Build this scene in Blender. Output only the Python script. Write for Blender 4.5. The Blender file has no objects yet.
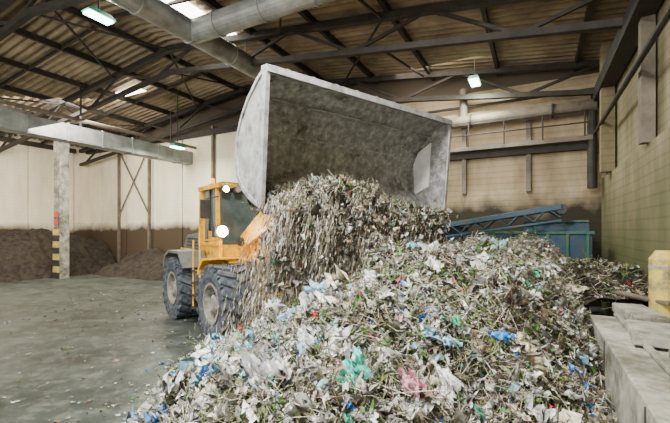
import bpy, math, random
import numpy as np
from mathutils import Vector, Matrix
random.seed(3); rng=np.random.default_rng(5)
C=bpy.context.scene.collection

# ------------------------------------------------ materials
def mat(name,c1,c2=None,scale=3.0,rough=0.6,metal=0.0,bump=0.0,detail=6,emit=0,stretch=(1,1,1),pos=(0.35,0.65),c3=None,grime=None):
    m=bpy.data.materials.new(name); m.use_nodes=True
    nt=m.node_tree; b=nt.nodes['Principled BSDF']
    b.inputs['Roughness'].default_value=rough; b.inputs['Metallic'].default_value=metal
    if c2 is None: c2=tuple(x*0.8 for x in c1)
    g=nt.nodes.new('ShaderNodeNewGeometry'); mp=nt.nodes.new('ShaderNodeMapping')
    mp.inputs['Scale'].default_value=stretch
    nt.links.new(g.outputs['Position'],mp.inputs['Vector'])
    n=nt.nodes.new('ShaderNodeTexNoise'); n.inputs['Scale'].default_value=scale; n.inputs['Detail'].default_value=detail
    n.inputs['Roughness'].default_value=0.65
    nt.links.new(mp.outputs[0],n.inputs['Vector'])
    r=nt.nodes.new('ShaderNodeValToRGB')
    r.color_ramp.elements[0].position=pos[0]; r.color_ramp.elements[0].color=(*c1,1)
    r.color_ramp.elements[1].position=pos[1]; r.color_ramp.elements[1].color=(*c2,1)
    if c3:
        e=r.color_ramp.elements.new((pos[0]+pos[1])/2); e.color=(*c3,1)
    nt.links.new(n.outputs[0],r.inputs[0]); out=r.outputs[0]
    if grime:
        n2=nt.nodes.new('ShaderNodeTexNoise'); n2.inputs['Scale'].default_value=grime[0]; n2.inputs['Detail'].default_value=10; n2.inputs['Roughness'].default_value=.75
        nt.links.new(g.outputs['Position'],n2.inputs['Vector'])
        r2=nt.nodes.new('ShaderNodeValToRGB'); r2.color_ramp.elements[0].position=grime[1]; r2.color_ramp.elements[1].position=grime[2]
        nt.links.new(n2.outputs[0],r2.inputs[0])
        mx=nt.nodes.new('ShaderNodeMix'); mx.data_type='RGBA'; nt.links.new(r2.outputs[0],mx.inputs['Factor'])
        nt.links.new(out,mx.inputs[6]); mx.inputs[7].default_value=(*grime[3],1); out=mx.outputs[2]
    nt.links.new(out,b.inputs['Base Color'])
    if bump:
        bm=nt.nodes.new('ShaderNodeBump'); bm.inputs['Strength'].default_value=bump; bm.inputs['Distance'].default_value=0.03
        nt.links.new(n.outputs[0],bm.inputs['Height']); nt.links.new(bm.outputs[0],b.inputs['Normal'])
    if emit:
        b.inputs['Emission Color'].default_value=(*c1,1); b.inputs['Emission Strength'].default_value=emit
    return m

def wallmat(name,clean1,clean2,dirt,z0,z1,top=None,ztop=7.0,lines=.7,soft=2.2):
    m=mat(name,clean1,clean2,scale=1.2,rough=0.85,bump=0.2,stretch=(1,1,0.35),detail=9)
    nt=m.node_tree; b=nt.nodes['Principled BSDF']; r=[n for n in nt.nodes if n.type=='VALTORGB'][0]
    g=[n for n in nt.nodes if n.type=='NEW_GEOMETRY'][0]
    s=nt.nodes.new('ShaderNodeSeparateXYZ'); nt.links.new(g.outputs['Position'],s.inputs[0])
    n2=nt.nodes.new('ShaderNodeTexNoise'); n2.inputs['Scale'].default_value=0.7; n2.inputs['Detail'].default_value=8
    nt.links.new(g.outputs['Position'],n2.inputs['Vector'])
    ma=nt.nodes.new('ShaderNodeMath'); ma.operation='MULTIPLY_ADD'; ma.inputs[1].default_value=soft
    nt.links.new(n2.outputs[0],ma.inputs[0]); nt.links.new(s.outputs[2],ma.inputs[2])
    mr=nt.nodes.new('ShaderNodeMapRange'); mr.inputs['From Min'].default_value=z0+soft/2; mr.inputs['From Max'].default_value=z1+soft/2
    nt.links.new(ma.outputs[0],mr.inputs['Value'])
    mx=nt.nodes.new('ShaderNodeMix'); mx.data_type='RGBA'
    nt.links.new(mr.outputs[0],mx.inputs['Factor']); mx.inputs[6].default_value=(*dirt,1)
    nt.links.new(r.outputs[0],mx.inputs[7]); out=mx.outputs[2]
    w=nt.nodes.new('ShaderNodeTexWave'); w.bands_direction='Z'; w.inputs['Scale'].default_value=1.6; w.inputs['Distortion'].default_value=0.6
    nt.links.new(g.outputs['Position'],w.inputs['Vector'])
    rr=nt.nodes.new('ShaderNodeValToRGB'); rr.color_ramp.elements[0].position=0.02; rr.color_ramp.elements[0].color=(.7,.7,.7,1); rr.color_ramp.elements[1].position=0.12
    nt.links.new(w.outputs[0],rr.inputs[0])
    m3=nt.nodes.new('ShaderNodeMix'); m3.data_type='RGBA'; m3.blend_type='MULTIPLY'; m3.inputs['Factor'].default_value=lines
    nt.links.new(out,m3.inputs[6]); nt.links.new(rr.outputs[0],m3.inputs[7]); out=m3.outputs[2]
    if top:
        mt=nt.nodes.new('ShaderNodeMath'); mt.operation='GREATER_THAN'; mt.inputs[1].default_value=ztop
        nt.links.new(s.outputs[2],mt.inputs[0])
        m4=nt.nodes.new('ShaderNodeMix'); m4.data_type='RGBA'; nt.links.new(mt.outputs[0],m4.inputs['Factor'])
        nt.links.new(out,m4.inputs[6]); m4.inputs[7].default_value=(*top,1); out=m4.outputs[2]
    nt.links.new(out,b.inputs['Base Color'])
    return m

def attrmat(name,rough=0.6,lo=(.42,.38,.32)):
    m=bpy.data.materials.new(name); m.use_nodes=True; nt=m.node_tree; b=nt.nodes['Principled BSDF']
    a=nt.nodes.new('ShaderNodeAttribute'); a.attribute_name='Col'
    n=nt.nodes.new('ShaderNodeTexNoise'); n.inputs['Scale'].default_value=30; n.inputs['Detail'].default_value=5
    g=nt.nodes.new('ShaderNodeNewGeometry'); nt.links.new(g.outputs['Position'],n.inputs['Vector'])
    r=nt.nodes.new('ShaderNodeValToRGB'); r.color_ramp.elements[0].position=.35; r.color_ramp.elements[0].color=(*lo,1); r.color_ramp.elements[1].position=.6
    nt.links.new(n.outputs[0],r.inputs[0])
    mx=nt.nodes.new('ShaderNodeMix'); mx.data_type='RGBA'; mx.blend_type='MULTIPLY'; mx.inputs['Factor'].default_value=1
    nt.links.new(a.outputs['Color'],mx.inputs[6]); nt.links.new(r.outputs[0],mx.inputs[7])
    nt.links.new(mx.outputs[2],b.inputs['Base Color']); b.inputs['Roughness'].default_value=rough
    return m

M_floor=mat('floor_concrete_wet',(.016,.021,.018),(.11,.122,.108),scale=.8,rough=.36,bump=.4,detail=13,c3=(.052,.062,.053),pos=(.33,.68),grime=(3.2,.50,.66,(.15,.15,.125)))
M_roof=mat('roof_corrugated_metal',(.15,.105,.06),(.46,.36,.235),scale=.6,rough=.7)
M_truss=mat('truss_dark_steel',(.016,.012,.009),(.038,.030,.022),scale=4,rough=.7)
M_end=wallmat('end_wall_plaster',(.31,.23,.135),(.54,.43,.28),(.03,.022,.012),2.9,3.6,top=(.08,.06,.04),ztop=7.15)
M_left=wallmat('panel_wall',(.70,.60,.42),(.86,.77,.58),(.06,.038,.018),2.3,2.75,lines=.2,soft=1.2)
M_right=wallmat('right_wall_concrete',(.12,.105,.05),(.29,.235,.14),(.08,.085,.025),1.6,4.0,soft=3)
M_conc=mat('ledge_concrete',(.15,.14,.11),(.44,.41,.34),scale=3,rough=.9,bump=.5,detail=10,grime=(1.7,.48,.64,(.07,.062,.035)))
M_duct=mat('galvanised_duct',(.17,.18,.17),(.34,.35,.33),scale=2,rough=.45,metal=.3)
M_ductd=mat('painted_pipe_brown',(.09,.07,.05),(.19,.155,.115),scale=2,rough=.6)
M_steel=mat('bucket_worn_steel',(.19,.185,.18),(.50,.485,.47),scale=9,rough=.45,metal=.25,bump=.3,detail=14,c3=(.30,.29,.28),grime=(2.6,.54,.64,(.09,.075,.055)))
M_steel2=mat('bucket_pale_paint',(.24,.24,.235),(.50,.50,.49),scale=7,rough=.45,metal=.2,detail=12,grime=(4,.54,.66,(.12,.10,.08)))
M_yel=mat('loader_yellow_paint',(.95,.48,.010),(.72,.33,.012),scale=5,rough=.4,detail=10,grime=(5,.52,.68,(.11,.07,.035)))
M_grey=mat('loader_grey_paint',(.09,.095,.095),(.20,.20,.19),scale=5,rough=.5,grime=(5,.5,.65,(.10,.075,.05)))
M_dark=mat('dark_iron',(.02,.02,.02),(.045,.04,.035),scale=6,rough=.5)
M_tyre=mat('tyre_rubber_dusty',(.02,.026,.034),(.11,.125,.145),scale=9,rough=.8,bump=.3)
M_rim=mat('rim_paint_dirty',(.34,.32,.28),(.15,.13,.10),scale=9,rough=.6)
M_glass=mat('cab_glass',(.05,.07,.07),(.13,.16,.15),scale=1,rough=.08)
M_chrome=mat('cylinder_rod',(.7,.7,.7),(.5,.5,.5),rough=.15,metal=1)
M_lampw=mat('work_lamp_glow',(1,.9,.65),emit=120)
M_lampb=mat('beacon_orange',(1,.35,.03),emit=3)
M_lampg=mat('hall_lamp_glow',(.6,1,.8),emit=16)
M_green=mat('lamp_housing_green',(.02,.30,.18),(.04,.40,.25),rough=.4)
M_sky=mat('skylight_glow',(1,.97,.88),emit=10)
M_blue=mat('machine_blue_paint',(.012,.05,.09),(.03,.10,.155),scale=4,rough=.5,grime=(4,.48,.64,(.06,.055,.04)))
M_teal=mat('machine_panel_green',(.02,.10,.065),(.05,.19,.12),scale=4,rough=.5,grime=(4,.5,.66,(.10,.09,.06)))
M_soil=mat('dark_compost',(.010,.007,.005),(.048,.033,.020),scale=5,rough=.95,bump=1)
M_core=mat('waste_core',(.012,.010,.007),(.12,.105,.075),scale=9,rough=.95,bump=1,detail=12,c3=(.04,.035,.024))
M_bol=mat('guard_yellow',(.62,.46,.08),(.34,.28,.10),scale=6,rough=.7,grime=(6,.5,.65,(.16,.15,.10)))
M_white=mat('white_lid_and_plate_sheen',(.85,.85,.83),(.68,.68,.66),scale=5,rough=.5)
M_red=mat('sign_red',(.6,.05,.03),rough=.5)
M_debris=attrmat('mixed_waste'); M_plast=attrmat('plastic_film',.28,(.55,.52,.47))

# ------------------------------------------------ mesh builder
class MB:
    def __init__(s): s.v=[];s.f=[];s.m=[];s.mats=[]
    def mi(s,m):
        if m not in s.mats: s.mats.append(m)
        return s.mats.index(m)
    def add(s,vs,fs,m):
        o=len(s.v); s.v+= [tuple(v) for v in vs]; k=s.mi(m)
        for f in fs: s.f.append([o+i for i in f]); s.m.append(k)
    def box(s,c,d,m,rot=None,taper=1.0):
        x,y,z=[k/2 for k in d]; R=Matrix.Identity(3) if rot is None else rot
        vs=[]
        for sz in(-1,1):
            t=taper if sz>0 else 1
            for sx,sy in((-1,-1),(1,-1),(1,1),(-1,1)):
                vs.append(Vector(c)+R@Vector((sx*x*t,sy*y*t,sz*z)))
        s.add(vs,[(3,2,1,0),(4,5,6,7),(0,1,5,4),(1,2,6,5),(2,3,7,6),(3,0,4,7)],m)
    def beam(s,p,q,w,h,m):
        p=Vector(p);q=Vector(q);d=q-p;L=d.length; x=d.normalized()
        up=Vector((0,0,1)) if abs(x.z)<.95 else Vector((0,1,0))
        y=up.cross(x).normalized(); z=x.cross(y)
        R=Matrix((x,y,z)).transposed(); s.box((p+q)/2,(L,w,h),m,R)
    def cyl(s,p,q,r,m,n=16,r2=None,cap=True):
        p=Vector(p);q=Vector(q); x=(q-p).normalized(); r2=r if r2 is None else r2
        up=Vector((0,0,1)) if abs(x.z)<.9 else Vector((1,0,0))
        y=up.cross(x).normalized(); z=x.cross(y); vs=[]
        for c,rr in((p,r),(q,r2)):
            for i in range(n):
                a=2*math.pi*i/n; vs.append(c+y*math.cos(a)*rr+z*math.sin(a)*rr)
        fs=[(i,(i+1)%n,n+(i+1)%n,n+i) for i in range(n)]
        if cap: fs+= [tuple(range(n))[::-1],tuple(range(n,2*n))]
        s.add(vs,fs,m)
    def prism(s,prof,y0,y1,m):
        n=len(prof); vs=[(x,y0,z) for x,z in prof]+[(x,y1,z) for x,z in prof]
        s.add(vs,[(i,(i+1)%n,n+(i+1)%n,n+i) for i in range(n)]+[tuple(range(n))[::-1],tuple(range(n,2*n))],m)
    def lathe(s,c,prof,m,n=36):
        vs=[]
        for r,y in prof:
            for i in range(n):
                a=2*math.pi*i/n; vs.append((c[0]+math.cos(a)*r,c[1]+y,c[2]+math.sin(a)*r))
        fs=[]
        for j in range(len(prof)-1):
            for i in range(n): fs.append((j*n+i,j*n+(i+1)%n,(j+1)*n+(i+1)%n,(j+1)*n+i))
        s.add(vs,fs,m)
    def obj(s,name,parent=None,mw=None,bevel=0,smooth=False):
        me=bpy.data.meshes.new(name); me.from_pydata(s.v,[],s.f); me.update()
        for m in s.mats: me.materials.append(m)
        me.polygons.foreach_set('material_index',s.m)
        o=bpy.data.objects.new(name,me); C.objects.link(o)
        if mw is not None: o.matrix_world=mw
        if parent: o.parent=parent
        if bevel:
            b=o.modifiers.new('bevel','BEVEL'); b.width=bevel; b.segments=2; b.limit_method='ANGLE'
        if smooth:
            me.polygons.foreach_set('use_smooth',[True]*len(me.polygons))
        return o
def quadmesh(name,V,F,col,m,parent=None,smooth=False):
    me=bpy.data.meshes.new(name); V=np.asarray(V,dtype=np.float32);F=np.asarray(F,dtype=np.int32)
    me.vertices.add(len(V)); me.vertices.foreach_set('co',V.ravel())
    me.loops.add(F.size); me.loops.foreach_set('vertex_index',F.ravel())
    me.polygons.add(len(F)); me.polygons.foreach_set('loop_start',np.arange(0,F.size,4,dtype=np.int32))
    me.update(calc_edges=True); me.validate()
    if col is not None:
        a=me.color_attributes.new('Col','FLOAT_COLOR','POINT')
        c=np.ones((len(V),4),dtype=np.float32); c[:,:3]=col; a.data.foreach_set('color',c.ravel())
    me.materials.append(m)
    if smooth: me.polygons.foreach_set('use_smooth',[True]*len(me.polygons))
    o=bpy.data.objects.new(name,me); C.objects.link(o)
    if parent: o.parent=parent
    return o

# ------------------------------------------------ hall frame:  local x=a (length), y=b (to the left)
th=math.radians(27.8); sa,ca=math.sin(th),math.cos(th)
HM=Matrix(((sa,-ca,0,0),(ca,sa,0,0),(0,0,1,0),(0,0,0,1)))
A0,A1,B0,B1=-9,14.0,-1.9,24.8
def zr(b):
    return 9.0-abs(b-11.5)*1.6/13.4
f=MB(); f.box(((A0+A1)/2,(B0+B1)/2,-.1),(A1-A0+1,B1-B0+1,.2),M_floor); f.obj('floor',mw=HM)
w=MB(); pr=[(B0-.3,0),(B1+.3,0),(B1+.3,zr(B1)),(11.5,9.0),(B0-.3,zr(B0))]
vs=[(A1,b,z) for b,z in pr]+[(A1+.3,b,z) for b,z in pr]
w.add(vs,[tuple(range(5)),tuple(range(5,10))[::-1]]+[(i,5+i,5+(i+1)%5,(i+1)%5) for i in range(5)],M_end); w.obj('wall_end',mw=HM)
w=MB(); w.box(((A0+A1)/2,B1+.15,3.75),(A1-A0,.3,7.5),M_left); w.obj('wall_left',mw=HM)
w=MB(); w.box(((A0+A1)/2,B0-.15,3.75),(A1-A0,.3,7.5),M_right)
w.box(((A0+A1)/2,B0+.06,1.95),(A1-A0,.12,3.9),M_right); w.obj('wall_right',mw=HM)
tr=MB()
for b in np.arange(10.5,24.8,2.35):
    tr.box((A1-.05,b,3.8),(.1,2.27,6.6),M_left)
for a in np.arange(-7,13.5,2.35):
    tr.box((a,B1-.05,3.8),(2.27,.1,6.6),M_left)
tr.obj('wall_panels_cream',mw=HM,bevel=.01)
fr=MB()
for b in (10.2,14.1,18.9,21.6): fr.box((A1-.2,b,3.8),(.12,.12,7.4),M_ductd)
fr.beam((A1-.2,21.6,7),(A1-.2,18.9,3.2),.06,.06,M_ductd); fr.beam((A1-.2,21.6,3.2),(A1-.2,18.9,7),.05,.05,M_ductd)
fr.box((A1-.2,17.3,7.2),(.2,15,.25),M_truss); fr.box((3,B1-.2,7.1),(20,.2,.25),M_truss)
fr.obj('wall_frame_steel',mw=HM)
# roof
V=[];Fq=[];prof=[]
a=A0
while a<A1:
    prof+=[(a,0),(a+.11,0),(a+.15,.10),(a+.24,.10)]; a+=.28
bs=[B0-.3,11.5,B1+.3]; n=len(prof)
for b in bs:
    for (x,dz) in prof: V.append(HM@Vector((x,b,zr(b)+dz)))
for j in range(2):
    for i in range(n-1): Fq.append((j*n+i,j*n+i+1,(j+1)*n+i+1,(j+1)*n+i))
quadmesh('ceiling',V,Fq,None,M_roof)
t=MB()
for a in (-3.4,.8,5,9.2,13.4):
    for (b0,b1) in ((B0,11.5),(11.5,B1)):
        t.beam((a,b0,zr(b0)-.22),(a,b1,zr(b1)-.22),.18,.18,M_truss)
        t.beam((a,b0,zr(b0)-1.05),(a,b1,zr(b1)-1.05),.15,.15,M_truss)
    b=B0+.2;k=0
    while b<B1-2.0:
        z0=zr(b)-(1.05 if k%2 else .22); z1=zr(b+2.0)-(.22 if k%2 else 1.05)
        t.beam((a,b,z0),(a,b+2.0,z1),.08,.08,M_truss); b+=2.0;k+=1
t.obj('roof_trusses',mw=HM)
p=MB()
for b in np.arange(B0+.8,B1,2.2):
    p.box(((A0+A1)/2,b,zr(b)-.1),(A1-A0,.10,.2),M_truss)
for a in (2.9,7.1,11.3):
    for (b0,b1) in ((B0,11.5),(11.5,B1)): p.beam((a,b0,zr(b0)-.12),(a,b1,zr(b1)-.12),.07,.1,M_truss)
for b in (3.5,11.5,18.5):
    for a in (.8,5,9.2): 
        p.beam((a,b,zr(b)-.3),(a+4.2,b+3.2,zr(b+3.2)-.3),.05,.05,M_truss)
        p.beam((a,b,zr(b)-1.05),(a+4.2,b,zr(b)-.25),.05,.05,M_truss)
p.obj('roof_purlins',mw=HM)
def skyl(a,b,da,db,nn=8):
    s=MB(); z=zr(b)-.14
    for i in range(nn): s.box((a+(i-(nn-1)/2)*da/nn,b,z),(da/nn*.84,db,.03),M_sky)
    s.obj('skylight',mw=HM)
skyl(7.75,9.15,3.0,1.5,12); skyl(10.5,15.6,.5,1.4,3); skyl(1.5,6.0,1.2,3); skyl(-3,8,1.5,3)
# ducts
d=MB(); zd=7.55
d.cyl((-6,8,zd),(13.9,8,zd),.29,M_duct,24)
for a in np.arange(-5,13.5,1.5): d.cyl((a,8,zd),(a+.05,8,zd),.315,M_duct,24)
d.cyl((7.1,8,zd),(7.1,4.5,zd),.29,M_duct,24); d.cyl((7.1,4.5,zd),(7.1,-1.7,zd-.1),.29,M_duct,24)
for b in np.arange(0,7.6,1.4): d.cyl((7.1,b,zd),(7.1,b+.05,zd),.315,M_duct,24)
for a in (-3.4,.8,5,9.2): d.box((a,8,zd+.5),(.03,.03,.6),M_truss)
d.obj('ventilation_duct_round',mw=HM)
d=MB(); d.box((3.9,15.9,6.05),(20,.6,.62),M_duct)
for a in np.arange(-5,13.9,1.3): d.box((a,15.9,6.05),(.06,.66,.68),M_duct)
for a in np.arange(-4,13.9,4.2): d.box((a,15.9,7.2),(.04,.06,1.9),M_truss)
d.cyl((-6,15.4,6.55),(13.9,15.4,6.55),.07,M_ductd,10)
d.obj('ventilation_duct_box',mw=HM)
c=MB(); c.box((10.2,20.5,3.6),(.16,.5,7.2),M_conc); c.box((10.2,20.25,3.6),(.42,.05,7.2),M_conc); c.box((10.2,20.75,3.6),(.42,.05,7.2),M_conc)
for i in range(8): c.box((9.96,20.5,.15+i*.3),(.03,.54,.3),M_bol if i%2 else M_dark)
for z in (2.75,3.1): c.box((9.96,20.5,z),(.03,.3,.25),M_red)
c.obj('steel_column',mw=HM)
e=MB()
e.cyl((13.6,-1.6,6.05),(13.6,9.5,6.05),.20,M_ductd,20)
e.cyl((13.6,-1.5,6.05),(13.6,-1.5,3.6),.13,M_truss,16)
for b in np.arange(-.5,9,2.4): e.cyl((13.6,b,6.05),(13.6,b+.06,6.05),.23,M_truss,16)
e.box((13.7,4.0,5.1),(.5,11,.14),M_ductd); e.box((13.85,4.0,4.92),(.25,11,.22),M_truss)  # lower dark box stands in for the shadow gap under the ledge
for b in (.2,2.2,4.5): e.box((13.9,b,4.9),(.2,.14,2.6),M_ductd)
e.cyl((13.75,-1.6,6.6),(13.75,9.5,6.6),.05,M_truss,8)
e.cyl((13.7,2.2,6.1),(13.7,2.2,7.2),.13,M_ductd,12)
e.obj('wall_pipework',mw=HM)
e=MB()
for z in (5.55,5.9): e.cyl((13.45,-1.4,z),(13.45,8.5,z),.022,M_truss,6)
for b in np.arange(-1.3,8.6,1.1): e.cyl((13.45,b,5.15),(13.45,b,5.9),.022,M_truss,6)
e.obj('walkway_railing',mw=HM)
e=MB()
e.box((8,B0+.22,6.3),(12,.35,.35),M_truss)
e.box((12.4,B0+.2,5.6),(.3,.3,3.4),M_right); e.box((8.6,B0+.14,5.6),(.22,.2,3.4),M_ductd)
e.cyl((4,B0+.35,5.2),(13.7,B0+.35,5.2),.05,M_truss,10)
e.obj('crane_rail_wall',mw=HM)
def lamp(a,b,z,power=220):
    l=MB(); l.box((a,b,z+.1),(.7,.34,.12),M_green,taper=.7); l.box((a,b,z+.02),(.6,.26,.06),M_lampg)
    l.cyl((a,b,z+.15),(a,b,zr(b)-.1),.02,M_truss,6); l.obj('hall_lamp',mw=HM)
    L=bpy.data.lights.new('hall_lamp_light','AREA'); L.shape='RECTANGLE'; L.size=.6; L.size_y=.3; L.energy=power; L.color=(.92,1,.85)
    o=bpy.data.objects.new('hall_lamp_light',L); C.objects.link(o); o.location=HM@Vector((a,b,z-.05))
lamp(5.6,9.57,7.6,180); lamp(12.7,1.7,7.0,230); lamp(11.7,14.1,6.0,280)
lamp(2,3,7.3,260); lamp(2,14,7.4,220)

# ------------------------------------------------ right ledge
g=MB(); g.box((-1.4,(-.65-1.77)/2,.6),(15.2,1.12,1.2),M_conc)
g.box((-1.4,-.95,1.23),(15.2,.06,.05),M_conc)
for a in (1.5,3.2,4.9): g.box((a,-.655,.6),(.03,.03,1.16),M_dark)
g.obj('concrete_ledge',mw=HM,bevel=.03)
g=MB(); R=lambda x:Matrix.Rotation(x,3,'Z')
g.box((6.0,-1.15,1.29),(.9,.35,.12),M_conc,R(.1)); g.box((5.0,-1.1,1.28),(.8,.45,.10),M_conc,R(-.1)); 
g.box((4.0,-1.25,1.28),(.6,.4,.08),M_conc,R(.1)); g.box((6.6,-1.3,1.42),(.9,.10,.05),M_ductd,R(.5))
g.obj('broken_concrete_slabs',mw=HM,bevel=.015)
g=MB(); g.cyl((0,0,0),(0,0,.75),.16,M_bol,20); g.cyl((0,0,.75),(0,0,.86),.16,M_bol,20,r2=.09); g.cyl((0,0,0),(0,0,.04),.22,M_bol,20)
g.cyl((0,0,.62),(0,0,.66),.165,M_conc,20)
g.obj('guard_post_yellow',mw=HM@Matrix.Translation((6.45,-1.5,1.22)))

# ------------------------------------------------ wheel loader
LO=Vector((-1.45,8.93,0)); ang=math.atan2(-.78,.625)
LM=Matrix.Translation(LO)@Matrix.Rotation(ang,4,'Z')
root=bpy.data.objects.new('wheel_loader',None); C.objects.link(root); root.matrix_world=LM
bpy.context.view_layer.update()
def lobj(mb,name,**k):
    o=mb.obj(name,**k); o.parent=root; return o
RT=.80
def wheel(name,x,y,sgn):
    m=MB(); W=.36
    prof=[(.42,-W*.85),(.55,-W),(.70,-W),(.76,-W*.8),(.77,0),(.76,W*.8),(.70,W),(.55,W),(.42,W*.85)]
    m.lathe((x,y,RT),prof,M_tyre,40)
    n=20
    for i in range(n):
        for s_,off in((-1,0),(1,.5)):
            a=2*math.pi*(i+off)/n
            Rr=Matrix.Rotation(-a,3,'Y')@Matrix.Rotation(s_*.45,3,'X')
            c=Vector((x,y,RT))+Vector((math.cos(a)*.775,s_*W*.5,math.sin(a)*.775))
            m.box(c,(.085,.37,.12),M_tyre,Rr)
            c=Vector((x,y+s_*W*.97,RT))+Vector((math.cos(a)*.72,0,math.sin(a)*.72))
            m.box(c,(.11,.06,.085),M_tyre,Matrix.Rotation(-a,3,'Y'))
    e=sgn
    m.lathe((x,y,RT),[(.42,e*W*.85),(.44,e*W*.95),(.39,e*W*.95),(.36,e*W*.4),(.20,e*W*.3),(.18,e*W*.75),(.13,e*W*.85),(.001,e*W*.85)],M_rim,36)
    m.lathe((x,y,RT),[(.42,-e*W*.85),(.36,-e*W*.3),(.001,-e*W*.3)],M_dark,24)
    for i in range(10):
        a=2*math.pi*i/10; c=Vector((x+math.cos(a)*.28,y+e*W*.36,RT+math.sin(a)*.28)); m.cyl(c,c+Vector((0,e*.05,0)),.025,M_dark,6)
    lobj(m,name)
TW=1.16; WB=2.80
wheel('wheel_front_right',0,-TW,-1); wheel('wheel_front_left',0,TW,1); wheel('wheel_rear_right',-WB,-TW,-1); wheel('wheel_rear_left',-WB,TW,1)
b=MB()
b.box((0,0,RT),(.3,2.1,.34),M_grey); b.box((-WB,0,RT),(.3,2.1,.34),M_grey)
b.box((0,0,1.05),(1.7,.9,.7),M_yel); b.box((-2.6,0,1.0),(2.6,.95,.6),M_grey); b.cyl((-1.05,0,.7),(-1.05,0,1.5),.18,M_dark)
for y in (-.42,.42): b.prism([(.7,.9),(.75,1.3),(.1,2.15),(-.45,2.3),(-.7,1.9),(-.75,.95)],y-.04,y+.04,M_yel)
b.cyl((-.35,-.7,2.08),(-.35,.7,2.08),.1,M_dark)
for s_ in(-1,1):
    b.prism([(-.85,1.35),(-.8,1.5),(-.55,1.72),(.1,1.76),(.1,1.72),(-.52,1.67),(-.76,1.46),(-.80,1.33)],s_*TW-.33,s_*TW+.33,M_yel)
    b.box((-.3,s_*.75,1.68),(.7,.5,.05),M_yel)
    b.prism([(-WB-.95,1.3),(-WB-.8,1.65),(-WB-.4,1.8),(-WB+.5,1.8),(-WB+.9,1.4),(-WB+.84,1.36),(-WB+.46,1.73),(-WB-.37,1.73),(-WB-.74,1.6),(-WB-.89,1.28)],s_*TW-.33,s_*TW+.33,M_grey)
    b.box((-1.72,s_*.95,.95),(.5,.45,.7),M_grey)
    for z in(.45,.75,1.05,1.35): b.box((-1.45,s_*1.25,z),(.45,.22,.04),M_dark)
    b.cyl((-1.22,s_*1.3,.4),(-1.22,s_*1.3,2.3),.022,M_yel,8); b.cyl((-1.68,s_*1.3,.4),(-1.68,s_*1.3,2.1),.022,M_yel,8)
    b.box((-.35,s_*1.15,1.98),(.08,.08,.55),M_yel); b.box((-.3,s_*1.15,2.32),(.14,.36,.26),M_dark)
    b.cyl((-.23,s_*1.15,2.32),(-.20,s_*1.15,2.32),.12,M_lampw,16)
lobj(b,'chassis',bevel=.012)
b=MB(); b.prism([(-4.25,1.1),(-4.3,1.9),(-4.0,2.2),(-2.75,2.3),(-2.75,1.3),(-2.8,1.2)],-.72,.72,M_grey)
for i in range(7): b.box((-3.5,-.735,1.5+.1*i),(.9,.03,.04),M_dark)
b.box((-4.25,0,.85),(.35,1.8,.6),M_grey); b.cyl((-3.2,-.3,2.2),(-3.2,-.3,2.85),.06,M_dark); b.cyl((-3.0,.35,2.2),(-3.0,.35,2.8),.11,M_dark)
for y in (-.9,.9): b.cyl((-2.8,y,1.8),(-4.0,y,1.8),.02,M_yel,8)
lobj(b,'engine_hood',bevel=.03)
b=MB(); x0,x1,hy=-2.72,-1.47,.76
xm=(x0+x1)/2
b.box((xm,0,1.72),(x1-x0,1.5,.5),M_yel); b.box((-1.2,0,1.5),(.6,1.2,.35),M_yel)
b.box((xm,0,3.48),(x1-x0+.2,1.6,.12),M_yel); b.box((xm,0,3.57),(x1-x0-.2,1.2,.06),M_grey)
for y in(-hy,hy):
    b.beam((x1,y*.98,1.95),(x1-.12,y*.95,3.45),.09,.09,M_yel); b.beam((x0,y*.98,1.95),(x0+.02,y*.95,3.45),.12,.12,M_yel); b.beam((xm,y*.98,1.95),(xm,y*.95,3.45),.05,.05,M_dark)
    b.box((xm,y,1.98),(x1-x0,.07,.08),M_yel); b.box((xm+.3,y,2.15),(.55,.04,.35),M_yel)
b.box((xm,0,2.71),(x1-x0-.12,1.40,1.45),M_glass)
for y in(-.62,-.3,.3,.62):
    b.box((x1+.14,y,3.38),(.1,.2,.16),M_dark); b.cyl((x1+.19,y,3.38),(x1+.21,y,3.38),.075,M_lampw if abs(y)>.5 else M_rim,12)
for s_ in(-1,1):
    b.beam((x1,s_*.75,3.2),(x1+.3,s_*1.15,3.1),.03,.03,M_dark); b.box((x1+.3,s_*1.2,2.85),(.06,.22,.45),M_dark)
    b.beam((x1,s_*.75,2.1),(x1+.25,s_*1.2,2.1),.03,.03,M_yel); b.beam((x1+.25,s_*1.2,2.1),(x1+.3,s_*1.2,2.8),.03,.03,M_yel)
b.cyl((-2.5,-.5,3.58),(-2.5,-.5,3.64),.07,M_dark); b.cyl((-2.5,-.5,3.64),(-2.5,-.5,3.78),.06,M_lampb,12)
lobj(b,'cab',bevel=.015)
b=MB()
for y in(-.55,.55):
    b.prism([(-.55,2.0),(-.45,2.22),(.5,2.75),(1.3,3.22),(2.1,3.25),(2.3,3.1),(2.2,2.92),(1.5,2.80),(.8,2.35),(-.35,1.92)],y-.06,y+.06,M_yel)
    b.cyl((.45,y*.72,1.25),(1.0,y*.85,2.05),.09,M_yel,14); b.cyl((1.0,y*.85,2.05),(1.3,y,2.75),.05,M_chrome,12)
b.cyl((1.35,-.55,2.95),(1.35,.55,2.95),.12,M_yel); b.cyl((2.2,-.7,3.05),(2.2,.7,3.05),.08,M_dark)
b.prism([(.95,3.55),(1.1,3.65),(1.5,3.0),(1.35,2.4),(1.2,2.4),(1.25,2.95)],-.1,.1,M_yel)
b.cyl((-.3,0,2.3),(.5,0,3.1),.1,M_yel,14); b.cyl((.5,0,3.1),(1.02,0,3.55),.055,M_chrome,12)
b.beam((1.05,0,3.58),(2.25,0,3.72),.14,.12,M_yel)
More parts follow.
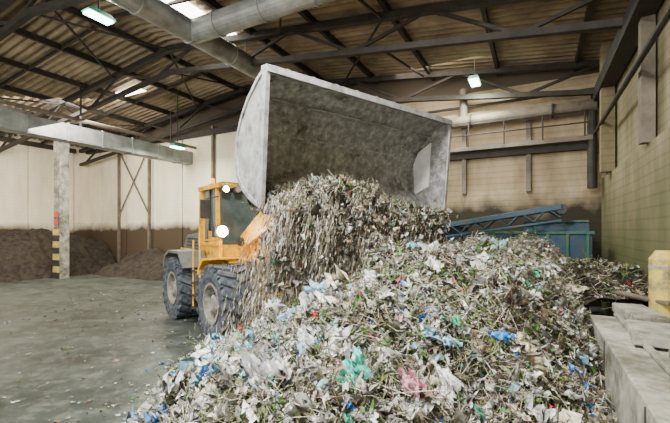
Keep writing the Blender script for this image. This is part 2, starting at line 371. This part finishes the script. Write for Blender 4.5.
for y in(-.45,.45):
    pts=[(-.4,y,2.3),(.3,y,2.95),(1.2,y,3.45),(2.0,y,3.6)]
    for p_,q_ in zip(pts[:-1],pts[1:]): b.cyl(p_,q_,.025,M_dark,8)
lobj(b,'lift_arms',bevel=.01)
PF=[(3.43,4.50),(3.18,4.40),(2.90,4.22),(2.68,4.00),(2.53,3.74),(2.47,3.46),(2.53,3.18),(2.70,2.97),(2.95,2.8),(3.28,2.66)]
HB=2.0; b=MB()
def off(pf,d):
    out=[]
    for i,(x,z) in enumerate(pf):
        a_=pf[max(i-1,0)];c_=pf[min(i+1,len(pf)-1)]; tx,tz=c_[0]-a_[0],c_[1]-a_[1]; l=math.hypot(tx,tz); out.append((x+tz/l*d,z-tx/l*d))
    return out
OF=off(PF,.05); n=len(PF)
vs=[(x,-HB,z) for x,z in PF]+[(x,HB,z) for x,z in PF]; b.add(vs,[(i,i+1,n+i+1,n+i) for i in range(n-1)],M_steel)
vs=[(x,-HB,z) for x,z in OF]+[(x,HB,z) for x,z in OF]; b.add(vs,[(i,n+i,n+i+1,i+1) for i in range(n-1)],M_steel2)
for s_ in(-1,1):
    b.prism(PF,s_*HB-.02,s_*HB+.0,M_steel); b.prism(PF,s_*HB+s_*.002,s_*HB+s_*.03,M_steel2)
    b.prism([(3.34,4.44),(3.46,4.44),(3.31,2.66),(3.18,2.68)],s_*(HB+.03)-.03,s_*(HB+.03)+.03,M_steel2)
    for i in range(n-1): b.beam((PF[i][0],s_*(HB+.02),PF[i][1]),(PF[i+1][0],s_*(HB+.02),PF[i+1][1]),.07,.05,M_steel2)
b.prism([(3.30,4.46),(3.30,4.54),(3.46,4.52),(3.48,4.42)],-HB-.05,HB+.05,M_steel2)
b.prism([(3.0,2.80),(3.38,2.60),(3.37,2.56),(2.98,2.74)],-HB-.05,HB+.05,M_dark)
for y in np.linspace(-1.7,1.7,9): b.box((3.39,y,4.53),(.07,.06,.04),M_steel)
b.beam((2.60,-HB,3.86),(2.60,HB,3.86),.02,.03,M_steel2); b.beam((3.0,-HB,4.25),(3.0,HB,4.25),.03,.02,M_steel2)
b.prism([(2.56,3.74),(2.69,3.98),(3.02,4.14),(2.96,3.25),(2.60,3.1)],HB-.045,HB-.022,M_white)  # white panel put in as the bright sheen on the inner side plate
for y in(-.55,.55): b.prism([(2.0,2.85),(2.05,3.3),(2.36,3.8),(2.42,3.5),(2.44,3.1)],y-.12,y+.12,M_yel)
lobj(b,'bucket')

# ------------------------------------------------ blue sorting machine
m=MB()
m.box((12.4,.3,1.85),(1.3,3.2,.8),M_blue); m.box((11.72,.3,2.28),(.08,3.3,.08),M_teal); m.box((11.72,.3,1.45),(.08,3.3,.1),M_blue)
for b_ in np.arange(-1.2,1.9,.45): m.box((11.72,b_,1.85),(.07,.07,.8),M_teal)
m.prism([(11.8,2.25),(12.9,2.25),(12.75,2.55),(11.95,2.55)],-1.25,.3,M_blue)
m.box((12.35,-.5,2.58),(.9,1.5,.06),M_teal)
m.box((12.3,2.7,2.2),(1.1,1.3,.5),M_blue,taper=1.2); m.box((12.3,2.7,1.5),(.9,1.0,.9),M_teal)
# inclined belt with side frames, rollers and lattice
for a_ in (11.3,11.95):
    m.beam((a_,5.0,2.05),(a_,-.6,2.95),.06,.14,M_blue); m.beam((a_,5.0,1.75),(a_,-.6,2.6),.05,.06,M_blue)
    for i in range(9):
        b0_=5.0-i*.62; z0_=2.05+i*.0996; m.beam((a_,b0_,z0_-.28),(a_,b0_-.31,z0_+.05),.035,.035,M_blue); m.beam((a_,b0_-.31,z0_+.05),(a_,b0_-.62,z0_-.18),.035,.035,M_blue)
m.beam((11.62,5.0,2.08),(11.62,-.6,2.98),.58,.04,M_dark)
for i in range(2): m.cyl((11.3,(5.0,-.6)[i],(2.0,2.88)[i]),(11.95,(5.0,-.6)[i],(2.0,2.88)[i]),.13,M_dark)
for b_ in (4.2,1.8): 
    for a_ in (11.3,11.95): m.box((a_,b_,1.0),(.09,.09,2.0),M_blue)
for b_ in(-1.2,.4,1.9,3.1):
    for a_ in(12.05,12.9): m.box((a_,b_,.75),(.12,.12,1.5),M_blue)
m.box((12.6,4.6,1.95),(.9,1.5,.7),M_blue); m.box((12.5,4.5,2.4),(.7,1.2,.1),M_white); m.box((12.6,4.6,.8),(.9,1.4,1.6),M_dark)
m.obj('sorting_conveyor_machine',mw=HM,bevel=.012)

# ------------------------------------------------ waste heap
ks=rng.normal(size=(40,2))*np.repeat([1.2,2.5,5,9],10)[:,None]; ph=rng.uniform(0,6.28,40); am=np.repeat([.045,.042,.03,.017],10)
def noi(X,Y):
    s=0
    for i in range(40): s=s+am[i]*np.cos(ks[i,0]*X+ks[i,1]*Y+ph[i])
    return s
def smin(a,b,k=.35):
    h=np.clip(.5+.5*(b-a)/k,0,1); return b*(1-h)+a*h-k*h*(1-h)
def H(X,Y):
    r=np.interp(Y,[0,1,2,3,4,5,6,7,8,9,10],[0,.2,.55,.95,1.35,1.75,2.08,2.05,1.65,.95,.1])
    l=(X+2.22+.15*np.sin(Y*2.3))*.68
    bb=-ca*X+sa*Y
    rr=np.interp(Y,[1,2,4,5,6,7],[0,.12,.5,1.0,1.35,1.35])+(bb+.6)*.8
    h=smin(smin(r,l),rr)
    return np.maximum(h+noi(X,Y)*np.clip(h*2,0,1),-.05)
nx,ny=170,190
gx=np.linspace(-3,6,nx); gy=np.linspace(.3,10.5,ny); GX,GY=np.meshgrid(gx,gy)
bb=-ca*GX+sa*GY
over=np.maximum(-.66-bb,0)
GX2=GX+(-over)*ca; GY2=GY+over*sa
Z=H(GX2,GY2)
Vv=np.stack([GX2,GY2,Z],-1).reshape(-1,3); idx=np.arange(nx*ny).reshape(ny,nx)
Fq=np.stack([idx[:-1,:-1],idx[:-1,1:],idx[1:,1:],idx[1:,:-1]],-1).reshape(-1,4)
heap=quadmesh('waste_heap',Vv,Fq,None,M_core,smooth=True)

def unit(v): return v/np.maximum(np.linalg.norm(v,axis=-1,keepdims=True),1e-9)
def frames(nrm,spread):
    N=len(nrm); n=unit(nrm+rng.normal(size=(N,3))*spread); r=rng.normal(size=(N,3)); t=unit(np.cross(n,r)); return t,np.cross(n,t),n
def sticks(P,T,L,R,col,bend=.12):
    N=len(P); r=rng.normal(size=(N,3)); u=unit(np.cross(T,r)); v=np.cross(T,u)
    off=u*(rng.normal(size=(N,1))*bend)*L[:,None]
    cs=[P-T*L[:,None]/2,P+off,P+T*L[:,None]/2]; rs=[1,.9,.55]
    V=np.zeros((N,9,3))
    for k in range(3):
        for j in range(3):
            a=2.094*j; V[:,k*3+j]=cs[k]+(u*math.cos(a)+v*math.sin(a))*(R*rs[k])[:,None]
    F=[]
    for k in range(2):
        for j in range(3): F.append([k*3+j,k*3+(j+1)%3,k*3+3+(j+1)%3,k*3+3+j])
    F=np.array(F)[None]+np.arange(N)[:,None,None]*9
    return V.reshape(-1,3),F.reshape(-1,4),np.repeat(col,9,axis=0)
def sheets(P,T,B,N_,SX,SY,col,g=4,cr=.25):
    N=len(P); lin=np.linspace(-.5,.5,g); A_,B_=np.meshgrid(lin,lin); A_=A_.ravel();B_=B_.ravel(); K=g*g
    z=rng.normal(size=(N,K))*cr*.35
    for q in range(5):
        k=rng.normal(size=(N,2))*(4+3*q); z+=np.cos(k[:,:1]*A_+k[:,1:]*B_+rng.uniform(0,6.28,(N,1)))*cr/(1.5+q)
    ja=A_[None]+rng.normal(size=(N,K))*.16/(g-1)*2; jb=B_[None]+rng.normal(size=(N,K))*.16/(g-1)*2
    rad=np.maximum(np.abs(A_),np.abs(B_))/np.maximum(np.hypot(A_,B_),1e-6)
    an=np.arctan2(B_,A_); wob=rad[None]*(1+.3*np.cos(an[None]*rng.integers(2,6,(N,1))+rng.uniform(0,6.28,(N,1))))
    wob=np.where(np.hypot(A_,B_)[None]<1e-6,1,wob)
    ja=ja*wob; jb=jb*wob
    V=P[:,None]+T[:,None]*(ja*SX[:,None])[...,None]+B[:,None]*(jb*SY[:,None])[...,None]+N_[:,None]*(z*np.minimum(SX,SY)[:,None])[...,None]
    F=[]
    for j in range(g-1):
        for i in range(g-1): F.append([j*g+i,j*g+i+1,(j+1)*g+i+1,(j+1)*g+i])
    F=np.array(F)[None]+np.arange(N)[:,None,None]*K
    return V.reshape(-1,3),F.reshape(-1,4),np.repeat(col,K,axis=0)
def join(parts):
    Vs=[];Fs=[];Cs=[];o=0
    for V,F,c_ in parts: Vs.append(V);Fs.append(F+o);Cs.append(c_);o+=len(V)
    return np.concatenate(Vs),np.concatenate(Fs),np.concatenate(Cs)
def pick(pal,wts,N):
    pal=np.array(pal); i=rng.choice(len(pal),N,p=np.array(wts)/sum(wts)); return np.clip(pal[i]*rng.uniform(.6,1.4,(N,1)),0,.95)
stick_pal=[(.38,.31,.21),(.14,.10,.065),(.18,.25,.08),(.70,.65,.53),(.04,.032,.022),(.26,.33,.15),(.60,.59,.54)]; stick_w=[4.5,4.5,3.4,3.6,5,2.6,3.6]
scrap_pal=[(.88,.88,.87),(.48,.48,.46),(.24,.22,.19),(.05,.045,.035),(.16,.24,.06),(.09,.18,.045),(.34,.56,.66),(.03,.20,.60),(.60,.52,.40),(.70,.05,.04),(.04,.45,.28),(.74,.40,.46),(.26,.19,.13)]
scrap_w=[9,9,8,7,5.5,4.8,2,.9,3.5,.5,.6,.5,6.5]
def scatter_heap(N,xr,yr,near=True):
    X=rng.uniform(*xr,N); u=rng.uniform(0,1,N); Y=yr[0]+(yr[1]-yr[0])*(u**1.5 if near else u)
    bb=-ca*X+sa*Y; h=H(X,Y); k=(bb>-.6)&(h>.03); X,Y,h=X[k],Y[k],h[k]
    e=.08; gx_=(H(X+e,Y)-H(X-e,Y))/(2*e); gy_=(H(X,Y+e)-H(X,Y-e))/(2*e)
    nr=unit(np.stack([-gx_,-gy_,np.ones_like(gx_)],-1)); return np.stack([X,Y,h],-1),nr
parts=[]
P,nr=scatter_heap(62000,(-2.3,5.2),(1.8,8.4)); N=len(P); T,B,n_=frames(nr,.4)
P=P+nr*(rng.uniform(-.02,.11,N))[:,None]
parts.append(sticks(P,T,rng.gamma(3,.055,N)+.05,rng.uniform(.0018,.0055,N),pick(stick_pal,stick_w,N)))
P,nr=scatter_heap(40000,(-2.4,5.2),(1.8,8.4)); N=len(P); T,B,n_=frames(nr,.65); s=rng.gamma(2.0,.0145,N)+.012
P=P+nr*(rng.uniform(-.01,.095,N))[:,None]
parts.append(sheets(P,T,B,n_,s*rng.uniform(.8,2.6,N),s,pick(scrap_pal,scrap_w,N),4,.45))
V,F,c_=join(parts); quadmesh('waste_scraps_and_twigs',V,F,c_,M_debris,parent=heap)
bag_pal=[(.88,.89,.88),(.60,.62,.62),(.26,.52,.68),(.03,.03,.035),(.60,.53,.40),(.06,.48,.36),(.42,.43,.42),(.70,.05,.04),(.03,.20,.60)]; bag_w=[7,5,1.8,3,3,.6,5,.25,.4]
parts=[]
P,nr=scatter_heap(900,(-2.3,4.8),(2.4,7.5)); N=len(P); T,B,n_=frames(nr,.5); s=rng.gamma(2.6,.022,N)+.035; P=P+nr*.05
parts.append(sheets(P,T,B,n_,s*rng.uniform(1,2.6,N),s,pick(bag_pal,bag_w,N),11,.5))
P,nr=scatter_heap(2800,(-2.3,.3),(3.2,6.5)); k=rng.uniform(0,1,len(P))<np.clip((.2-P[:,0])/2.2,0,.40); P,nr=P[k],nr[k]; N=len(P); T,B,n_=frames(nr,.5); s=rng.gamma(3,.021,N)+.03; P=P+nr*.05
parts.append(sheets(P,T,B,n_,s*rng.uniform(1,2.2,N),s,pick(bag_pal,[8,5,2,1,1.5,.5,4,.4,.9],N),9,.5))
SP=[(-1.75,4.75,.46,(.01,.20,.68)),(-1.45,4.5,.40,(.18,.52,.80)),(-1.62,4.6,.30,(.01,.16,.6)),(-1.15,5.25,.36,(.75,.02,.03)),(-1.35,5.5,.24,(.75,.03,.03)),(-1.4,5.15,.42,(.9,.9,.88)),(-1.15,4.5,.34,(.02,.50,.20)),
(-1.9,5.5,.35,(.85,.85,.83)),(-1.2,5.7,.3,(.8,.8,.8)),(.16,3.05,.26,(.08,.58,.48)),(.6,3.0,.2,(.72,.38,.46)),(.92,3.15,.26,(.9,.9,.9)),(1.48,3.35,.15,(.02,.30,.78)),(-.3,3.6,.30,(.75,.77,.77)),
(.4,4.6,.26,(.8,.82,.82)),(-.5,4.5,.24,(.36,.60,.8)),(2.2,6.0,.3,(.56,.72,.70)),(2.7,6.2,.26,(.30,.55,.52)),(1.2,4.6,.18,(.85,.85,.8)),(-.8,4.9,.28,(.85,.85,.85)),(2.0,4.5,.15,(.2,.5,.72)),(1.4,5.6,.26,(.70,.74,.72))]
P=np.array([(x,y,float(H(np.array(x),np.array(y)))+.15) for x,y,s_,c__ in SP]); nr=np.tile([-.4,-.6,1.],(len(SP),1)); T,B,n_=frames(unit(nr),.2)
s=np.array([q[2] for q in SP]); parts.append(sheets(P,T,B,n_,s*1.25,s*.75,np.array([q[3] for q in SP]),20,.34))
V,F,c_=join(parts); quadmesh('plastic_bags',V,F,c_,M_plast,parent=heap)

# ------------------------------------------------ load spilling from the bucket
Fv=np.array([.625,-.78]); Fv/=np.linalg.norm(Fv); Lv=np.array([-Fv[1],Fv[0]])
def LW(x,y): return LO.x+Fv[0]*x+Lv[0]*y, LO.y+Fv[1]*x+Lv[1]*y
def spill(t,w):
    zt=np.interp(w,[0,.4,1.1,2.3,3.2,3.9],[2.72,2.86,2.99,2.90,2.62,2.25])
    x=np.interp(t,[0,.15,.3,.45,.65,1],[2.65,3.05,3.40,3.54,3.58,3.56]); dz=np.interp(t,[0,.15,.3,.45,.65,1],[.06,.02,-.1,-.45,-1.0,-2.2])
    ed=np.exp(-w/.30)*np.clip((t-.25)/.3,0,1)
    x=x-.24*ed; y=-1.90+w*.96; X,Y=LW(x,y); z=zt+dz
    hb=H(X,Y)-.05; z=np.where(t>.25,np.maximum(z,hb),z)
    return X,Y,z
tt,ww=np.meshgrid(np.linspace(0,1,90),np.linspace(0,1,150)); ww=ww*4; ww=ww+(.40-.10*ww)*np.clip((tt-.25)/.5,0,1)
X,Y,Zs=spill(tt,ww)
def n3(a,b): return noi(a*1.3+3,b*1.3-2)
e1=n3(ww*2.2,tt*5); X=X+Fv[0]*(e1*.9-.08*(tt>.3));Y=Y+Fv[1]*(e1*.9-.08*(tt>.3)); Zs=Zs+n3(ww*2,tt*3+5)*.35*(tt<.5)
idx=np.arange(150*90).reshape(150,90)
spl=quadmesh('falling_waste_load',np.stack([X,Y,Zs],-1).reshape(-1,3),np.stack([idx[:-1,:-1],idx[:-1,1:],idx[1:,1:],idx[1:,:-1]],-1).reshape(-1,4),None,M_core,smooth=True)
parts=[]
fn=np.array([Fv[0],Fv[1],.35])
def disp(t,w): return n3(w*2.2,t*5)*.9
N=25000; t=rng.uniform(0.02,.66,N); w_=rng.uniform(0,4,N); X,Y,z=spill(t,w_); P=np.stack([X,Y,z],-1)
P=P+fn*(np.maximum(disp(t,w_),-.1)+rng.gamma(1.5,.025,N))[:,None]; T,B,n_=frames(np.tile(unit(fn),(N,1)),.6)
T=unit(T+np.array([0,0,-.5])*rng.uniform(0,1,(N,1)))
parts.append(sticks(P,T,rng.gamma(3,.045,N)+.04,rng.uniform(.002,.006,N),pick(stick_pal,[4,5,2,3,6,1.5,3],N)))
N=19000; t=rng.uniform(0.02,.72,N); w_=rng.uniform(0,4,N); X,Y,z=spill(t,w_); P=np.stack([X,Y,z],-1)
P=P+fn*(np.maximum(disp(t,w_),-.1)+rng.gamma(1.5,.025,N))[:,None]; T,B,n_=frames(np.tile(unit(fn),(N,1)),.7); s=rng.gamma(2.0,.014,N)+.014
parts.append(sheets(P,T,B,n_,s*rng.uniform(.8,2.2,N),s,pick(scrap_pal,[5,8,8,8,3,2,1.2,.6,4,.2,.3,.3,7],N),4,.45))
N=95000; w_=rng.gamma(1.3,.8,N)-.25; w_=w_[w_<3.6]; N=len(w_); t=.26+.74*rng.uniform(0,1,N)
dens=.5+.5*np.cos(w_*8+4*np.sin(t*6+w_*2))*np.cos(t*17+w_*5)+.35*np.cos(w_*23+t*9); k=rng.uniform(0,1,N)<np.clip(dens*.85,0.08,1)*np.clip((w_+.35)/.6,.25,1); w_,t=w_[k],t[k]; N=len(w_)
X,Y,z=spill(t,np.maximum(w_,0))
spread=rng.normal(size=N)*.08*(.4+t); sp2=rng.gamma(1.6,.06,N)*(.4+t)+np.maximum(disp(t,w_),-.1)
X=X+Lv[0]*spread+Fv[0]*sp2; Y=Y+Lv[1]*spread+Fv[1]*sp2
left=w_<.15; k=(rng.gamma(1.3,.13,N)+.05)*left*(.1+t); X=X-Fv[0]*k-Lv[0]*k*.7; Y=Y-Fv[1]*k-Lv[1]*k*.7
z=z+rng.normal(size=N)*.06
k=z>H(X,Y)-.03; X,Y,z,t=X[k],Y[k],z[k],t[k]; N=len(X)
T=unit(np.stack([rng.normal(size=N)*.14-.22,rng.normal(size=N)*.14,-np.ones(N)],-1)); view=np.tile([0,-1.,0],(N,1)); B=unit(np.cross(T,view)+rng.normal(size=(N,3))*.4); n_=np.cross(T,B)
fall_pal=[(.62,.58,.51),(.38,.31,.23),(.17,.13,.09),(.06,.045,.035),(.90,.89,.86),(.30,.32,.19),(.46,.37,.27),(.34,.44,.55)]
parts.append(sheets(np.stack([X,Y,z],-1),T,B,n_,(rng.gamma(2.2,.030,N)+.025)*(.5+t),rng.gamma(1.6,.004,N)+.0025,pick(fall_pal,[4.5,5,6,6,3.4,1.6,4,.5],N),3,.3))
N=700; w_=rng.uniform(-.1,2.2,N); t=rng.uniform(.3,1,N); X,Y,z=spill(t,np.maximum(w_,0)); j=rng.normal(size=(N,3))*np.array([.13,.13,.06])
P=np.stack([X+Fv[0]*.14,Y+Fv[1]*.14,z],-1)+j; k=P[:,2]>H(P[:,0],P[:,1]); P=P[k]; N=len(P); T,B,n_=frames(rng.normal(size=(N,3)),1); s=rng.gamma(2,.012,N)+.015
parts.append(sheets(P,T,B,n_,s*1.7,s,pick(scrap_pal,[5,6,8,9,2,2,1,.5,5,.2,.2,.2,9],N),4,.7))
V,F,c_=join(parts); quadmesh('falling_scraps',V,F,c_,M_debris,parent=spl)

# ------------------------------------------------ background soil piles
def pile(name,f_,ar,br,mat_,n=90):
    ga=np.linspace(*ar,n);gb=np.linspace(*br,n);GA,GB=np.meshgrid(ga,gb); Zp=f_(GA,GB)+noi(GA*1.5,GB*1.5)*.6
    Zp=np.where(f_(GA,GB)<=0,-.03,Zp)
    X=sa*GA-ca*GB; Y=ca*GA+sa*GB; idx=np.arange(n*n).reshape(n,n)
    return quadmesh(name,np.stack([X,Y,Zp],-1).reshape(-1,3),np.stack([idx[:-1,:-1],idx[1:,:-1],idx[1:,1:],idx[:-1,1:]],-1).reshape(-1,4),None,mat_,smooth=True)
pile('compost_pile',lambda a,b:np.clip(np.minimum((b-20.9)*.8,1.7)+.6*np.exp(-((a-10.5)**2)/3)*np.clip(b-21,0,1)-np.maximum(8.5-a,0)*.5,0,2.8),(5,13.7),(20.85,24.6),M_soil)
pile('compost_pile',lambda a,b:np.clip((a-11.6)*.7,0,1.25)*np.clip(1.8-abs(b-16)/3.5,0,1),(11.4,13.7),(10,20.4),M_soil)
fr_=lambda a,b:np.clip(1.5-np.maximum(b-.2,0)*.7-np.abs(a-9.2)*.12,0,2)
pl=pile('rubble_pile',fr_,(6.95,11.1),(-1.75,2.6),M_soil)
N=3600; a_=rng.uniform(7,11.0,N); b_=rng.uniform(-1.7,1.6,N); z=fr_(a_,b_)+noi(a_*1.5,b_*1.5)*.6
P=np.stack([sa*a_-ca*b_,ca*a_+sa*b_,z+.03],-1); T,B,n_=frames(np.tile([0,0,1.],(N,1)),.5)
V1=sticks(P,T,rng.gamma(3,.07,N)+.05,rng.uniform(.005,.011,N),pick(stick_pal,[3,5,2,.7,7,1,.5],N))
V2=sheets(P[:700]+.02,T[:700],B[:700],n_[:700],rng.gamma(2,.03,700)+.03,rng.gamma(2,.02,700)+.03,pick(scrap_pal,scrap_w,700),4,.4)
V,F,c_=join([V1,V2]); quadmesh('rubble_scraps',V,F,c_,M_debris,parent=pl)
N=11000; X=rng.uniform(-9,-1.2,N);Y=rng.uniform(4.5,15,N); k=(H(X,Y)<.02); X,Y=X[k],Y[k]; N=len(X)
dns=rng.uniform(0,1,N)<np.clip(.10+np.exp(-(X+2.3)**2/.5)*.9,0,1); X,Y=X[dns],Y[dns]; N=len(X)
P=np.stack([X,Y,np.full(N,.02)],-1); T,B,n_=frames(np.tile([0,0,1.],(N,1)),.1); s=rng.gamma(1.6,.011,N)+.005
V,F,c_=sheets(P,T,B,n_,s*1.6,s,pick(scrap_pal,[4,6,7,8,3,2,1,1,4,.5,.5,.4,8],N),4,.2); quadmesh('floor_litter',V,F,c_,M_debris)

# ------------------------------------------------ lighting
W=bpy.data.worlds.new('world'); bpy.context.scene.world=W; W.use_nodes=True
bg=W.node_tree.nodes['Background']; bg.inputs[0].default_value=(.95,.97,1,1); bg.inputs[1].default_value=.65
def area(name,a,b,z,sx,sy,e,aim,col=(1,1,1)):
    L=bpy.data.lights.new(name,'AREA'); L.shape='RECTANGLE'; L.size=sx; L.size_y=sy; L.energy=e; L.color=col
    o=bpy.data.objects.new(name,L); C.objects.link(o); p=HM@Vector((a,b,z)); q=HM@Vector(aim); o.location=p
    o.rotation_euler=(q-p).to_track_quat('-Z','Y').to_euler()
area('gate_daylight',-7.5,9,3.6,16,6.5,1900,(8,9,2.0),(1,.98,.93))
area('fill_light_front',1.5,2.5,7.6,1.8,1.8,1550,(3.5,2,0),(1,.99,.95))  # added soft fill over the heap front, no roof opening there
area('fill_light_left',8,18,7.4,6,6,1900,(11,20.5,1),(1,.95,.84))  # added fill to brighten the left wall, not a real rooflight
area('fill_light_back',11,3,7.2,3,5,280,(13,3,2),(1,.92,.76))  # extra soft light added for the end wall, without a roof opening

cam=bpy.data.cameras.new('camera'); cam.sensor_width=36; cam.lens=36*380/670; cam.shift_y=18.5/670; cam.clip_end=200
co=bpy.data.objects.new('camera',cam); C.objects.link(co); co.location=(0,0,2.35); co.rotation_euler=(math.pi/2,0,0)
bpy.context.scene.camera=co
